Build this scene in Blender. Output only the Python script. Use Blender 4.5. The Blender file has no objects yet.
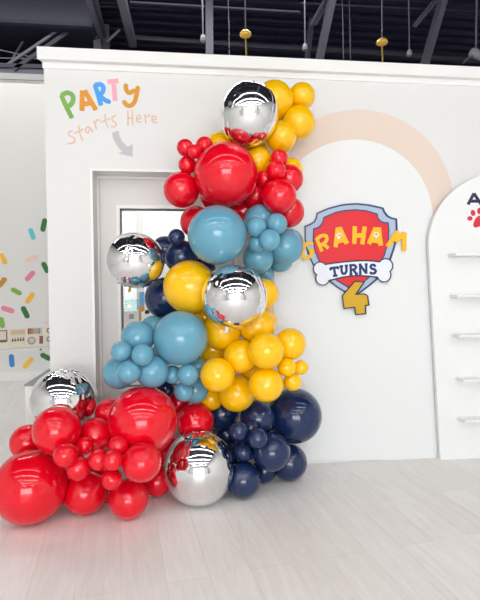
import bpy, bmesh, math, random
import numpy as np
from mathutils import Vector, Matrix
random.seed(7)
scene = bpy.context.scene
COL = scene.collection

# ------------------------------------------------------------------ camera
F = 480.0
X_AX = Vector((0.993674315689315, 0.010798725732028516, -0.11177988129326331))
Y_AX = Vector((-0.11211299009878196, 0.03792840321447271, -0.9929713559215648))
Z_AX = Vector((-0.00648319292340066, 0.9992221093191268, 0.03889915754040396))
ROT = Matrix((X_AX, Y_AX, Z_AX))            # camera axes -> room axes
EYE = Vector((0, 0, 1.3))
cam_data = bpy.data.cameras.new('camera'); cam = bpy.data.objects.new('camera', cam_data); COL.objects.link(cam)
cam.matrix_world = Matrix.Translation(EYE) @ ROT.to_4x4()
cam_data.sensor_fit = 'HORIZONTAL'; cam_data.sensor_width = 36.0; cam_data.lens = 36.0 * F / 480.0
cam_data.clip_start = 0.02; cam_data.clip_end = 60
scene.camera = cam
# ------------------------------------------------------------------ world, exposure
w = bpy.data.worlds.new('world'); scene.world = w; w.use_nodes = True
w.node_tree.nodes['Background'].inputs[0].default_value = (0.9, 0.95, 1, 1)
w.node_tree.nodes['Background'].inputs[1].default_value = 1.0
scene.view_settings.view_transform = 'Standard'; scene.view_settings.look = 'None'
scene.view_settings.gamma = 1; scene.view_settings.use_curve_mapping = False
scene.view_settings.exposure = 0.54
# ------------------------------------------------------------------ lights: rows of ceiling strips
STRIP_Z = 4.35
STRIP_L = 26.0          # radiance of a tube
WINDOW_L = 5.5          # radiance of the shop window panes behind the camera
FIX = []
for yy, x0, x1, gain in ((1.3, -4.5, 4.5, 0.3), (-0.4, -4.5, 4.5, 0.8), (-2.2, -4.5, 4.5, 1.1), (-4.2, -4.5, 4.5, 1.3), (-6.4, -4.5, 4.5, 1.3), (5.6, -4.5, 2.0, 1.35)):  # last row is unseen, added to brighten the far left wall
    L = bpy.data.lights.new('strip_light', 'AREA'); L.shape = 'RECTANGLE'; L.size = x1 - x0; L.size_y = 0.09
    L.energy = gain * STRIP_L * math.pi * (x1 - x0) * 0.09 / 1.0
    L.color = (1.0, 0.985, 0.965)
    o = bpy.data.objects.new('strip_light', L); COL.objects.link(o); zz = STRIP_Z if yy < 3 else 5.15
    o.location = ((x0 + x1) / 2, yy, zz); FIX.append((yy, x0, x1, zz))

L = bpy.data.lights.new('added_room_light', 'AREA'); L.shape = 'RECTANGLE'; L.size = 1.2; L.size_y = 0.3; L.energy = 13  # unseen lamp added to brighten the little room behind the door
o = bpy.data.objects.new('added_room_light', L); COL.objects.link(o); o.location = (0.1, 4.25, 2.52)

# ------------------------------------------------------------------ helpers
def lin(c): return tuple(((v / 255) / 12.92 if v / 255 < 0.04045 else ((v / 255 + 0.055) / 1.055) ** 2.4) for v in c)
MATS = {}
def mat(name, rgb, rough=0.5, metal=0.0, spec=0.5, coat=0.0, noise=0.0, nscale=8.0, bump=0.0, emit=0.0):
    if name in MATS: return MATS[name]
    m = bpy.data.materials.new(name); m.use_nodes = True; nt = m.node_tree; b = nt.nodes['Principled BSDF']
    c = lin(rgb); b.inputs['Base Color'].default_value = (*c, 1)
    b.inputs['Roughness'].default_value = rough; b.inputs['Metallic'].default_value = metal
    b.inputs['Specular IOR Level'].default_value = spec; b.inputs['Coat Weight'].default_value = coat; b.inputs['Coat Roughness'].default_value = 0.05
    if emit: b.inputs['Emission Color'].default_value = (*c, 1); b.inputs['Emission Strength'].default_value = emit
    tc = nt.nodes.new('ShaderNodeTexCoord'); n = nt.nodes.new('ShaderNodeTexNoise'); n.inputs['Scale'].default_value = nscale; n.inputs['Detail'].default_value = 4
    nt.links.new(tc.outputs['Object'], n.inputs['Vector'])
    if noise:
        r = nt.nodes.new('ShaderNodeMix'); r.data_type = 'RGBA'
        r.inputs[6].default_value = (*[v * (1 - noise) for v in c], 1); r.inputs[7].default_value = (*[min(1, v * (1 + noise)) for v in c], 1)
        nt.links.new(n.outputs['Fac'], r.inputs[0]); nt.links.new(r.outputs[2], b.inputs['Base Color'])
    if bump:
        bp = nt.nodes.new('ShaderNodeBump'); bp.inputs['Strength'].default_value = bump; bp.inputs['Distance'].default_value = 0.01
        nt.links.new(n.outputs['Fac'], bp.inputs['Height']); nt.links.new(bp.outputs['Normal'], b.inputs['Normal'])
    MATS[name] = m; return m

def obj(name, bm, m, parent=None, smooth=False, recalc=True):
    if recalc: bmesh.ops.recalc_face_normals(bm, faces=bm.faces)
    me = bpy.data.meshes.new(name); bm.to_mesh(me); bm.free()
    me.materials.append(m)
    if smooth:
        for p in me.polygons: p.use_smooth = True
    o = bpy.data.objects.new(name, me); COL.objects.link(o)
    if parent is not None:
        o.parent = parent; o.matrix_parent_inverse = parent.matrix_world.inverted()
    return o
def tag(o, label, cat, group=None, kind=None):
    o['label'] = label; o['category'] = cat
    if group: o['group'] = group
    if kind: o['kind'] = kind
    return o
def struct(name, bm, m, smooth=False):
    o = obj(name, bm, m, None, smooth); o['kind'] = 'structure'; return o
def root(name, loc=(0, 0, 0)):
    o = bpy.data.objects.new(name, None); COL.objects.link(o); o.location = loc; o.empty_display_size = 0.1
    o.matrix_world = Matrix.Translation(loc); return o
def box(bm, x0, x1, y0, y1, z0, z1):
    v = [bm.verts.new(p) for p in ((x0, y0, z0), (x1, y0, z0), (x1, y1, z0), (x0, y1, z0), (x0, y0, z1), (x1, y0, z1), (x1, y1, z1), (x0, y1, z1))]
    for f in ((0, 3, 2, 1), (4, 5, 6, 7), (0, 1, 5, 4), (1, 2, 6, 5), (2, 3, 7, 6), (3, 0, 4, 7)): bm.faces.new([v[i] for i in f])
    return bm
def bevel(bm, r, seg=2):
    bmesh.ops.bevel(bm, geom=list(bm.edges), offset=r, segments=seg, affect='EDGES', profile=0.5); return bm
def bar(bm, a, b, wx, wz=None):
    """rectangular bar from a to b"""
    a, b = Vector(a), Vector(b); wz = wz or wx; d = b - a; L = d.length
    q = d.to_track_quat('Z', 'Y'); M = Matrix.Translation(a) @ q.to_matrix().to_4x4()
    n0 = len(bm.verts); bm.verts.ensure_lookup_table()
    vs = [bm.verts.new(M @ Vector((sx * wx / 2, sy * wz / 2, z))) for z in (0, L) for sx, sy in ((-1, -1), (1, -1), (1, 1), (-1, 1))]
    for f in ((0, 3, 2, 1), (4, 5, 6, 7), (0, 1, 5, 4), (1, 2, 6, 5), (2, 3, 7, 6), (3, 0, 4, 7)): bm.faces.new([vs[i] for i in f])
    return bm
def tube(bm, pts, r, seg=8):
    pts = [Vector(p) for p in pts]; rings = []
    for i, p in enumerate(pts):
        d = (pts[min(i + 1, len(pts) - 1)] - pts[max(i - 1, 0)]).normalized()
        q = d.to_track_quat('Z', 'Y'); rr = r[i] if isinstance(r, (list, tuple)) else r
        rings.append([bm.verts.new(p + q @ Vector((rr * math.cos(t), rr * math.sin(t), 0))) for t in [2 * math.pi * k / seg for k in range(seg)]])
    for A, B_ in zip(rings, rings[1:]):
        for k in range(seg): bm.faces.new((A[k], A[(k + 1) % seg], B_[(k + 1) % seg], B_[k]))
    bm.faces.new(rings[0][::-1]); bm.faces.new(rings[-1]); return bm
def lathe(bm, prof, seg=24, loc=(0, 0, 0), q=None, close=True):
    """prof: (radius, height) list about local Z"""
    rings = []; loc = Vector(loc)
    T = (lambda v: loc + (q @ v if q else v))
    for r, h in prof:
        if r < 1e-5: rings.append([bm.verts.new(T(Vector((0, 0, h))))])
        else: rings.append([bm.verts.new(T(Vector((r * math.cos(2 * math.pi * k / seg), r * math.sin(2 * math.pi * k / seg), h)))) for k in range(seg)])
    for A, B_ in zip(rings, rings[1:]):
        for k in range(seg):
            k2 = (k + 1) % seg
            if len(A) == 1: bm.faces.new((A[0], B_[k2], B_[k]))
            elif len(B_) == 1: bm.faces.new((A[k], A[k2], B_[0]))
            else: bm.faces.new((A[k], A[k2], B_[k2], B_[k]))
    if close:
        for R_ in (rings[0][::-1], rings[-1]):
            if len(R_) > 2: bm.faces.new(R_)
    return bm
# a pixel of the photograph -> the point of the room plane y = depth that it shows (used to measure the place)
def P(px, py, y):
    d = ROT @ Vector((px - 240, -(py - 300), -F)); return EYE + d * (y / d.y)
D = 3.2951            # front face of the white partition
FAR = 6.6             # far white wall at the left
def flat(bm, pts, y, th):
    """extrude an outline measured on plane y towards the camera by th (overlapping pieces of one letter step by a hair)"""
    th += len(bm.verts) % 997 * 2.5e-7 + (len(bm.verts) > 0) * 1e-5
    A = [bm.verts.new((p[0], y, p[2])) for p in pts]; B_ = [bm.verts.new((p[0], y - th, p[2])) for p in pts]
    bm.faces.new(A); bm.faces.new(B_[::-1]); n = len(A)
    for i in range(n): bm.faces.new((A[i], B_[i], B_[(i + 1) % n], A[(i + 1) % n]))
    return bm
def poly(bm, pix, y, th): return flat(bm, [P(a, b, y) for a, b in pix], y, th)
def spline(pts, n=5):
    if len(pts) < 3: return pts
    out = []
    for i in range(len(pts) - 1):
        p0, p1, p2, p3 = pts[max(i - 1, 0)], pts[i], pts[i + 1], pts[min(i + 2, len(pts) - 1)]
        for k in range(n):
            t = k / n
            out.append(tuple(0.5 * (2 * p1[j] + (p2[j] - p0[j]) * t + (2 * p0[j] - 5 * p1[j] + 4 * p2[j] - p3[j]) * t * t + (3 * p1[j] - p0[j] - 3 * p2[j] + p3[j]) * t ** 3) for j in (0, 1)))
    out.append(pts[-1]); return out
def stroke(bm, pix, wpx, y, th, smooth=True, caps=True):
    pts = [P(a, b, y) for a, b in (spline(pix) if smooth else pix)]
    hw = wpx * y / F / 2
    for a, b in zip(pts, pts[1:]):
        d = (b - a); d.y = 0
        if d.length < 1e-6: continue
        d.normalize(); nn = Vector((-d.z, 0, d.x)) * hw
        flat(bm, [a + nn, b + nn, b - nn, a - nn], y, th)
    for k, p in enumerate(pts):
        if (k in (0, len(pts) - 1)) and not caps: continue
        flat(bm, [p + Vector((hw * math.cos(t), 0, hw * math.sin(t))) for t in [2 * math.pi * i / 14 for i in range(14)]], y, th)
    return bm
def disc(bm, px, py, rx, ry, y, th, n=28, rot=0.0):
    c = P(px, py, y); s = y / F
    return flat(bm, [c + Vector((s * (rx * math.cos(t) * math.cos(rot) - ry * math.sin(t) * math.sin(rot)), 0, s * (rx * math.cos(t) * math.sin(rot) + ry * math.sin(t) * math.cos(rot)))) for t in [2 * math.pi * i / n for i in range(n)]], y, th)
def grow(pix, d):
    n = len(pix); area = sum(pix[i][0] * pix[(i + 1) % n][1] - pix[(i + 1) % n][0] * pix[i][1] for i in range(n)); s = 1 if area > 0 else -1
    out = []
    for i in range(n):
        p, a, b = pix[i], pix[i - 1], pix[(i + 1) % n]
        e1 = Vector((p[0] - a[0], p[1] - a[1])).normalized(); e2 = Vector((b[0] - p[0], b[1] - p[1])).normalized()
        n1 = Vector((e1.y, -e1.x)) * s; n2 = Vector((e2.y, -e2.x)) * s; m = (n1 + n2)
        m = m.normalized() if m.length > 1e-4 else n1
        k = d / max(0.45, m.dot(n1)); out.append((p[0] + m.x * k, p[1] + m.y * k))
    return out

# ------------------------------------------------------------------ materials
M_wall = mat('partition_paint', (226, 226, 224), 0.55, noise=0.012, nscale=2.0)
M_trim = mat('trim_paint', (238, 238, 236), 0.4)
M_door = mat('door_paint', (222, 219, 215), 0.4)
M_far = mat('far_wall_paint', (229, 228, 225), 0.6)
M_board = mat('arch_board_paint', (232, 235, 235), 0.5)
M_peach = mat('peach_paint', (227, 210, 196), 0.6, noise=0.03, nscale=3)
M_dark = mat('roof_deck_paint', (24, 24, 40), 0.7, noise=0.25, nscale=1.5)
M_steel = mat('roof_steel_paint', (98, 98, 112), 0.5)
M_steel2 = mat('roof_steel_dark_paint', (62, 62, 76), 0.6)
M_greycap = mat('grey_ledge_paint', (176, 177, 176), 0.6)

def floor_material():
    m = bpy.data.materials.new('whitewashed_planks'); m.use_nodes = True; nt = m.node_tree; N = nt.nodes.new; L = nt.links.new
    b = nt.nodes['Principled BSDF']; tc = N('ShaderNodeTexCoord'); mp = N('ShaderNodeMapping'); mp.inputs['Rotation'].default_value = (0, 0, math.radians(-98))
    L(tc.outputs['Object'], mp.inputs['Vector'])
    br = N('ShaderNodeTexBrick'); br.offset = 0.37; br.inputs['Scale'].default_value = 1.0
    br.inputs['Brick Width'].default_value = 1.25; br.inputs['Row Height'].default_value = 0.19; br.inputs['Mortar Size'].default_value = 0.0018; br.inputs['Mortar Smooth'].default_value = 0.4
    br.inputs['Color1'].default_value = (*lin((233, 230, 227)), 1); br.inputs['Color2'].default_value = (*lin((240, 238, 236)), 1); br.inputs['Mortar'].default_value = (*lin((220, 217, 214)), 1)
    br.inputs['Bias'].default_value = 0.0
    L(mp.outputs['Vector'], br.inputs['Vector'])
    mp2 = N('ShaderNodeMapping'); mp2.inputs['Scale'].default_value = (0.9, 9.0, 1); L(mp.outputs['Vector'], mp2.inputs['Vector'])
    n = N('ShaderNodeTexNoise'); n.inputs['Scale'].default_value = 3.0; n.inputs['Detail'].default_value = 7; n.inputs['Roughness'].default_value = 0.62; n.inputs['Distortion'].default_value = 1.2
    L(mp2.outputs['Vector'], n.inputs['Vector'])
    cr = N('ShaderNodeValToRGB'); cr.color_ramp.elements[0].position = 0.35; cr.color_ramp.elements[0].color = (0.94, 0.937, 0.933, 1); cr.color_ramp.elements[1].position = 0.62; cr.color_ramp.elements[1].color = (1.03, 1.03, 1.03, 1)
    L(n.outputs['Fac'], cr.inputs['Fac'])
    mx = N('ShaderNodeMix'); mx.data_type = 'RGBA'; mx.blend_type = 'MULTIPLY'; mx.inputs[0].default_value = 1.0
    L(br.outputs['Color'], mx.inputs[6]); L(cr.outputs['Color'], mx.inputs[7]); L(mx.outputs[2], b.inputs['Base Color'])
    b.inputs['Roughness'].default_value = 0.42; b.inputs['Specular IOR Level'].default_value = 0.35
    bp = N('ShaderNodeBump'); bp.inputs['Strength'].default_value = 0.15; bp.inputs['Distance'].default_value = 0.003
    L(br.outputs['Fac'], bp.inputs['Height']); bp.invert = True; L(bp.outputs['Normal'], b.inputs['Normal'])
    return m
M_floor = floor_material()

# ------------------------------------------------------------------ room shell
struct('floor', box(bmesh.new(), -6, 6, -9, 10.5, -0.1, 0), M_floor)
CZ = 5.4
ceiling = struct('ceiling', box(bmesh.new(), -6, 6, -9, 10.5, CZ, CZ + 0.1), M_dark)
struct('wall_left', box(bmesh.new(), -6.1, -6, -9, 10.5, 0, CZ), M_far)
struct('wall_right', box(bmesh.new(), 6, 6.1, -9, 10.5, 0, CZ), M_far)
struct('wall_back', box(bmesh.new(), -6, 6, 10.5, 10.6, 0, CZ), M_dark)
# shop front behind the camera
bm = bmesh.new(); box(bm, -6, 6, -9.1, -9, 3.6, CZ); box(bm, -6, 6, -9.1, -9, 0, 0.3); box(bm, -6, -4.4, -9.1, -9, 0.3, 3.6); box(bm, 4.4, 6, -9.1, -9, 0.3, 3.6)
struct('wall_front_of_shop', bm, M_far)
M_glow = mat('daylit_window_pane', (250, 252, 255), 0.3, emit=WINDOW_L)
k = 0
for x0, x1 in ((-4.4, -1.55), (-1.4, 1.4), (1.55, 4.4)):
    k += 1
    bm = bmesh.new(); wy = -9.0
    for i in range(4): 
        xx = x0 + (x1 - x0) * i / 3; box(bm, xx - 0.04, xx + 0.04, wy - 0.05, wy + 0.06, 0.3, 3.6)
    for z in (0.3, 1.4, 2.5, 3.6): box(bm, x0, x1, wy - 0.05, wy + 0.06, z - 0.04, z + 0.04)
    fr = struct('window_%d' % k, bm, M_steel2)
    obj('window_pane', box(bmesh.new(), x0, x1, wy - 0.03, wy - 0.02, 0.3, 3.6), M_glow, fr)

# roof deck ribs, joists, braces (parts of the ceiling)
bm = bmesh.new()
y = 5.6
while y < 10.4:
    box(bm, -6, 6, y, y + 0.10, CZ - 0.07, CZ); y += 0.24
obj('deck_rib', bm, mat('roof_rib_paint', (50, 50, 74), 0.5, noise=0.2, nscale=1.2), ceiling)['kind'] = 'stuff'
def brace(px0, py0, y0, px1, py1, y1, wid, m=None, name='brace'):
    return obj(name, bar(bmesh.new(), P(px0, py0, y0), P(px1, py1, y1), wid), m or M_steel, ceiling)
brace(120, -8, 5.8, 133, 44, 7.0, 0.10, name='joist'); brace(87, -8, 5.8, 101, 36, 7.0, 0.07, name='joist'); brace(93, -8, 5.8, 105, 36, 7.0, 0.05, M_steel2, 'joist')
brace(97, 28, 7.1, 98, 52, 7.1, 0.10, name='post'); brace(106, 26, 7.2, 106.5, 52, 7.2, 0.10, M_steel2, 'post')
brace(209, -8, 6.6, 209.5, 62, 6.6, 0.10, name='post')
brace(334, -10, 6.2, 318, 66, 6.6, 0.085, name='post'); brace(446, -10, 6.2, 423, 70, 6.6, 0.09, name='post')
brace(312, 18, 6.7, 306.5, 64, 6.8, 0.06, M_steel2, 'post')
brace(326, -2, 6.4, 311, 25, 6.6, 0.035); brace(331, -2, 6.45, 315, 25, 6.65, 0.03)
brace(440, -2, 6.4, 415, 27, 6.6, 0.03); brace(436, -2, 6.45, 413, 26, 6.65, 0.025)
brace(68, 24, 6.9, 6, 66, 6.9, 0.035); brace(80, 24, 6.9, 14, 70, 6.9, 0.05, M_steel2); brace(35, 22, 7.2, 12, 60, 7.2, 0.025)
brace(84, 27, 7.0, 97, 38, 7.0, 0.03); brace(120, 30, 7.1, 107, 42, 7.1, 0.03)
brace(-5, 49, 6.9, 45, 60, 6.9, 0.012); brace(-5, 58, 6.9, 45, 59, 6.9, 0.012); brace(0, 66, 6.9, 45, 67, 6.9, 0.05, M_steel2, 'beam')
brace(132, 38, 7.3, 240, 45, 7.3, 0.06, M_steel2, 'beam'); brace(240, 45.5, 7.35, 420, 56, 7.35, 0.06, M_steel2, 'beam'); brace(400, 56, 7.35, 490, 62, 7.4, 0.06, M_steel2, 'beam')
brace(60, 5, 7.35, 300, 14, 7.35, 0.03, M_steel2, 'pipe'); brace(300, 3, 7.0, 495, 12, 7.0, 0.025, M_steel, 'pipe'); brace(130, 2, 6.6, 300, 12, 6.6, 0.02, M_steel, 'pipe')
for px, y0 in ((343, 6.3), (350, 6.4), (229, 6.3)):
    obj('hanging_wire', tube(bmesh.new(), [P(px - 1, -6, y0), P(px, 30, y0), P(px + 0.6, 70, y0)], 0.006, 6), M_steel, ceiling)
bm = bmesh.new(); a = P(-20, -10, 6.7); b_ = P(94, 24, 6.7); box(bm, -3.4, b_.x, 6.7, 8.2, P(30, 24, 6.7).z, P(30, 24, 6.7).z + 0.55)
duct = obj('duct', bevel(bm, 0.06), mat('duct_paint', (44, 46, 62), 0.55), ceiling)

# roof steel over the shop floor, joists and girders added for the silver balloons' reflections
for k, yy in enumerate((-8.2, -7.0, -5.8, -4.6, -3.4, -2.2, -1.0, 0.2, 1.4, 2.6)):
    obj('joist', box(bmesh.new(), -6, 6, yy, yy + 0.10, CZ - 0.42, CZ - 0.02), M_steel, ceiling)
for xx in (-4.2, -1.4, 1.4, 4.2): obj('girder', box(bmesh.new(), xx - 0.1, xx + 0.1, -9, 3.2, CZ - 0.6, CZ - 0.43), M_steel, ceiling)
for xx, yy in ((-3.2, -3.0), (3.4, -3.6), (-3.2, -6.8), (3.4, -7.2)):
    obj('post', box(bmesh.new(), xx - 0.1, xx + 0.1, yy - 0.1, yy + 0.1, 0.0, CZ), M_steel, ceiling)
bm = bmesh.new(); box(bm, -6, -4.6, -5.0, -4.88, 0, 2.7); box(bm, -3.6, -2.4, -5.0, -4.88, 0, 2.7); box(bm, -4.6, -3.6, -5.0, -4.88, 2.1, 2.7)
struct('wall_shop_left', bm, M_wall)
bm = bmesh.new(); box(bm, 2.2, 3.4, -6.0, -5.88, 0, 2.7); box(bm, 4.4, 6, -6.0, -5.88, 0, 2.7); box(bm, 3.4, 4.4, -6.0, -5.88, 2.1, 2.7)
struct('wall_shop_right', bm, M_wall)

# far white wall at the left
t_ = P(12, 80, FAR).z
struct('wall_left_far', box(bmesh.new(), -6, 0.4, FAR, FAR + 0.12, 0, t_), M_far)
struct('trim_2', box(bmesh.new(), -6, 0.4, FAR - 0.03, FAR + 0.15, t_, t_ + 0.075), M_greycap)
struct('trim_3', box(bmesh.new(), -6, 0.4, FAR + 0.3, FAR + 0.45, t_ + 0.14, t_ + 0.34), M_steel)
struct('baseboard_left_far', bevel(box(bmesh.new(), -6, 0.4, FAR - 0.03, FAR, 0, 0.12), 0.008), M_trim)

# ------------------------------------------------------------------ the white partition with its doorway
XL, XR, ZT = -0.902, 6.0, 2.77
DX0, DX1, DZ = P(92.3, 200, D).x, 0.34, P(92, 170.3, D).z
TH = 0.22
bm = bmesh.new(); box(bm, XL, DX0, D, D + TH, 0, ZT); box(bm, DX1, XR, D, D + TH, 0, ZT); box(bm, DX0, DX1, D, D + TH, DZ, ZT)
struct('wall_partition', bm, M_wall)
# crown: a square fascia over a sloping cove
bm = bmesh.new(); zc = P(39, 46.3, D - 0.045).z; zf = zc - 0.078
prof = [(0.0, zf - 0.044), (-0.008, zf - 0.038), (-0.008, zf - 0.022), (-0.012, zf - 0.004), (-0.045, zf), (-0.045, zc), (TH + 0.03, zc), (TH + 0.03, ZT - 0.05), (0.02, ZT - 0.05)]
va = [bm.verts.new((XL - (0.028 if (p[0] < -0.02 or p[1] > ZT) else (0.006 if p[0] < -0.005 else 0)), D + p[0], p[1])) for p in prof]; vb = [bm.verts.new((XR, D + p[0], p[1])) for p in prof]
bm.faces.new(va); bm.faces.new(vb[::-1])
for i in range(len(prof)): bm.faces.new((va[i], vb[i], vb[(i + 1) % len(prof)], va[(i + 1) % len(prof)]))
struct('trim_1', bm, M_trim)
# casing around the doorway
bm = bmesh.new()
box(bm, DX0 - 0.012, DX0 + 0.004, D - 0.006, D + TH, 0, DZ + 0.012); box(bm, DX1 - 0.004, DX1 + 0.012, D - 0.006, D + TH, 0, DZ + 0.012); box(bm, DX0 + 0.004, DX1 - 0.004, D - 0.006, D + TH, DZ - 0.004, DZ + 0.012)
struct('door_frame', bm, M_trim)
bm = bmesh.new(); box(bm, DX0 + 0.004, DX0 + 0.018, D + 0.15, D + 0.215, 0, DZ - 0.004); box(bm, DX0 + 0.018, DX1 - 0.004, D + 0.15, D + 0.215, DZ - 0.022, DZ - 0.004)
struct('trim_4', bm, M_trim)
# door leaf with a tall window
DY = D + 0.165
gx0, gz1 = P(120.5, 260, DY).x, P(125, 208.5, DY).z; gx1, gz0 = 0.12, 0.55
bm = bmesh.new(); box(bm, DX0 + 0.019, gx0, DY, DY + 0.045, 0.01, DZ - 0.023); box(bm, gx1, DX1 - 0.005, DY, DY + 0.045, 0.01, DZ - 0.023)
box(bm, gx0, gx1, DY, DY + 0.045, gz1, DZ - 0.023); box(bm, gx0, gx1, DY, DY + 0.045, 0.01, gz0)
door = struct('door_1', bm, M_door)
bm = bmesh.new(); e = 0.022
for a in ((gx0 - e, gx0, gz0 - e, gz1 + e), (gx1, gx1 + e, gz0 - e, gz1 + e), (gx0, gx1, gz1, gz1 + e), (gx0, gx1, gz0 - e, gz0)): box(bm, a[0], a[1], DY - 0.012, DY, a[2], a[3])
obj('window_bead', bm, M_trim, door)
bm = bmesh.new(); e = 0.012
for a in ((gx0, gx0 + e, gz0, gz1), (gx1 - e, gx1, gz0, gz1), (gx0, gx1, gz1 - e, gz1), (gx0, gx1, gz0, gz0 + e)): box(bm, a[0], a[1], DY + 0.012, DY + 0.03, a[2], a[3])
obj('window_gasket', bm, mat('dark_gasket', (120, 120, 122), 0.6), door)
mg = bpy.data.materials.new('clear_pane'); mg.use_nodes = True; nt = mg.node_tree; nt.nodes.remove(nt.nodes['Principled BSDF'])
tr = nt.nodes.new('ShaderNodeBsdfTransparent'); gl = nt.nodes.new('ShaderNodeBsdfGlossy'); gl.inputs['Roughness'].default_value = 0.02; mx = nt.nodes.new('ShaderNodeMixShader'); fz = nt.nodes.new('ShaderNodeFresnel'); fz.inputs[0].default_value = 1.45
nt.links.new(fz.outputs[0], mx.inputs[0]); nt.links.new(tr.outputs[0], mx.inputs[1]); nt.links.new(gl.outputs[0], mx.inputs[2]); nt.links.new(mx.outputs[0], nt.nodes['Material Output'].inputs[0])
tr.inputs[0].default_value = (0.96, 0.97, 0.965, 1)
obj('glass_pane', box(bmesh.new(), gx0, gx1, DY + 0.018, DY + 0.024, gz0, gz1), mg, door)
bm = bmesh.new(); tube(bm, [(DX1 - 0.07, DY, 1.0), (DX1 - 0.07, DY - 0.05, 1.0), (DX1 - 0.18, DY - 0.05, 1.0)], 0.009); obj('door_handle', bm, mat('brushed_steel', (170, 170, 172), 0.3, 1.0), door)
# the little room behind the door
IY = D + 1.5
struct('wall_interior', box(bmesh.new(), XL + 0.1, 1.6, IY, IY + 0.1, 0, 2.6), M_far)
struct('wall_interior_side', box(bmesh.new(), XL, XL + 0.1, D + TH, IY + 0.1, 0, 2.6), M_wall)
def wall_sheet(name, px0, py0, px1, py1, m, label, cat, extra=None, y=IY, th=0.006):
    o = obj(name, poly(bmesh.new(), [(px0, py0), (px1, py0), (px1, py1), (px0, py1)], y - 0.001, th), m); tag(o, label, cat)
    for nm, pts, mm in (extra or []): obj(nm, poly(bmesh.new(), pts, y - 0.001 - th, 0.002), mm, o)
    return o
M_white = mat('white_print', (240, 240, 238), 0.6); M_navyp = mat('navy_print', (42, 48, 92), 0.5)
wall_sheet('notice_card', 124.8, 299.5, 138, 309.5, mat('teal_card', (120, 200, 192), 0.6), 'teal card pinned up behind the door window', 'card', [('printed_house', [(127.5, 308), (127.5, 305.5), (129.3, 304), (131.2, 305.5), (131.2, 308)], M_white)])
wall_sheet('notice_sheet', 125.5, 311, 137, 322, mat('pale_card', (222, 223, 220), 0.6), 'white sheet with a small grey square below the teal card', 'sheet', [('printed_square', [(129, 314), (134, 314), (134, 319), (129, 319)], mat('grey_print', (150, 150, 150), 0.6))])
wall_sheet('notice_card', 139.5, 292, 152, 305.5, mat('blue_card', (88, 160, 215), 0.6), 'blue card right of the teal card behind the door window', 'card')
o = wall_sheet('picture_frame', 139, 306, 160, 321, mat('tan_card', (196, 140, 66), 0.6), 'tan framed print with white card under the blue card', 'picture', [('white_mat', [(141.5, 312), (149, 309), (158, 309), (158, 321), (141.5, 321)], M_white)])
obj('dark_print', poly(bmesh.new(), [(144.5, 309.5), (149, 309), (149.5, 313.5), (145, 314)], IY - 0.009, 0.003), mat('black_print', (40, 40, 44), 0.5), o)

# low white cabinet against the end of the partition, grey top
cz = 0.625; cx0 = P(24.3, 385, D).x
cab = root('low_cabinet', (cx0 + 0.08, D + 0.3, 0)); tag(cab, 'low white cabinet with a grey top at the left end of the partition', 'cabinet')
obj('cabinet_body', bevel(box(bmesh.new(), cx0, XL - 0.002, D + 0.005, D + 0.62, 0, cz - 0.012), 0.003), M_wall, cab)
obj('cabinet_top', bevel(box(bmesh.new(), cx0 - 0.004, XL - 0.002, D, D + 0.62, cz - 0.012, cz), 0.003), mat('grey_laminate', (150, 152, 155), 0.5), cab)

# ------------------------------------------------------------------ painted arches
arch_c = [(500, 1)]
def arch(cx, cy, r, lean, bottom, n=40, left=None):
    pts = [(cx + r * math.cos(math.pi * i / n), cy - r * math.sin(math.pi * i / n)) for i in range(n + 1)]
    return [(cx + r + lean, bottom)] + pts + [(cx - r + (lean if left is None else left), bottom)]
o = obj('arch_panel', poly(bmesh.new(), arch(358, 205.5, 95.5, 3, 459.5), D - 0.0005, 0.002), M_peach); tag(o, 'broad peach painted arch on the partition behind the white one', 'arch')
o = obj('arch_panel', poly(bmesh.new(), arch(353.7, 218.5, 78.8, 10, 459.8, 40, -4), D - 0.0035, 0.006), M_board); tag(o, 'plain white arch panel inside the peach arch, behind the shield sign', 'arch')

# ------------------------------------------------------------------ party lettering
C_ = {'green': (122, 172, 78), 'orange': (222, 146, 28), 'blue': (62, 158, 236), 'pink': (244, 168, 184), 'ochre': (214, 146, 30), 'tan': (226, 186, 164), 'grey': (188, 191, 195)}
vin = {k: mat('vinyl_' + k, v, 0.5) for k, v in C_.items()}
VY = D - 0.0005
pl = root('wall_lettering', P(92, 118, VY)); tag(pl, 'big multicoloured word PARTY on the upper left of the partition', 'lettering')
def letter(parent, strokes, wpx, m, y=VY, th=0.002, name='letter', caps=True, label=None, smooth=True):
    bm = bmesh.new()
    for s in strokes: stroke(bm, s, wpx, y, th, smooth, caps)
    o = obj(name, bm, m, parent)
    if label: o['label'] = label
    return o
letter(pl, [[(61.5, 95.5), (66, 106), (72, 118)], [(62, 95), (67, 92.8), (71.8, 94.5), (73.3, 99), (71, 104.5), (66.5, 107)]], 4.4, vin['green'], caps=False, label='green letter P')
letter(pl, [[(82.3, 90.5), (82, 111)], [(84.5, 90.5), (96, 110)], [(82.5, 104.5), (91.5, 102.8)]], 4.6, vin['orange'], caps=False, label='orange letter A')
letter(pl, [[(95, 85), (98, 95), (101, 105)], [(95.5, 85), (101, 84.6), (103.5, 88), (102.3, 92.5), (98.3, 95.8)], [(99.5, 95), (104, 99.5), (109.5, 102)]], 4.4, vin['blue'], caps=False, label='blue letter R')
letter(pl, [[(107.5, 82), (118.5, 80.8)], [(113.5, 82), (115.2, 101)]], 4.4, vin['pink'], caps=False, label='pink letter T')
letter(pl, [[(125.8, 85), (126.3, 90), (129.5, 92.8), (134.5, 90.5)], [(138, 87), (136.5, 95), (134.5, 102), (131, 105.5), (127, 105.3), (124, 101.8)]], 4.2, vin['ochre'], caps=False, label='ochre letter Y')
sl = root('wall_lettering', P(110, 125, VY)); tag(sl, 'thin pale peach handwriting reading starts Here under the word PARTY', 'lettering')
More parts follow.
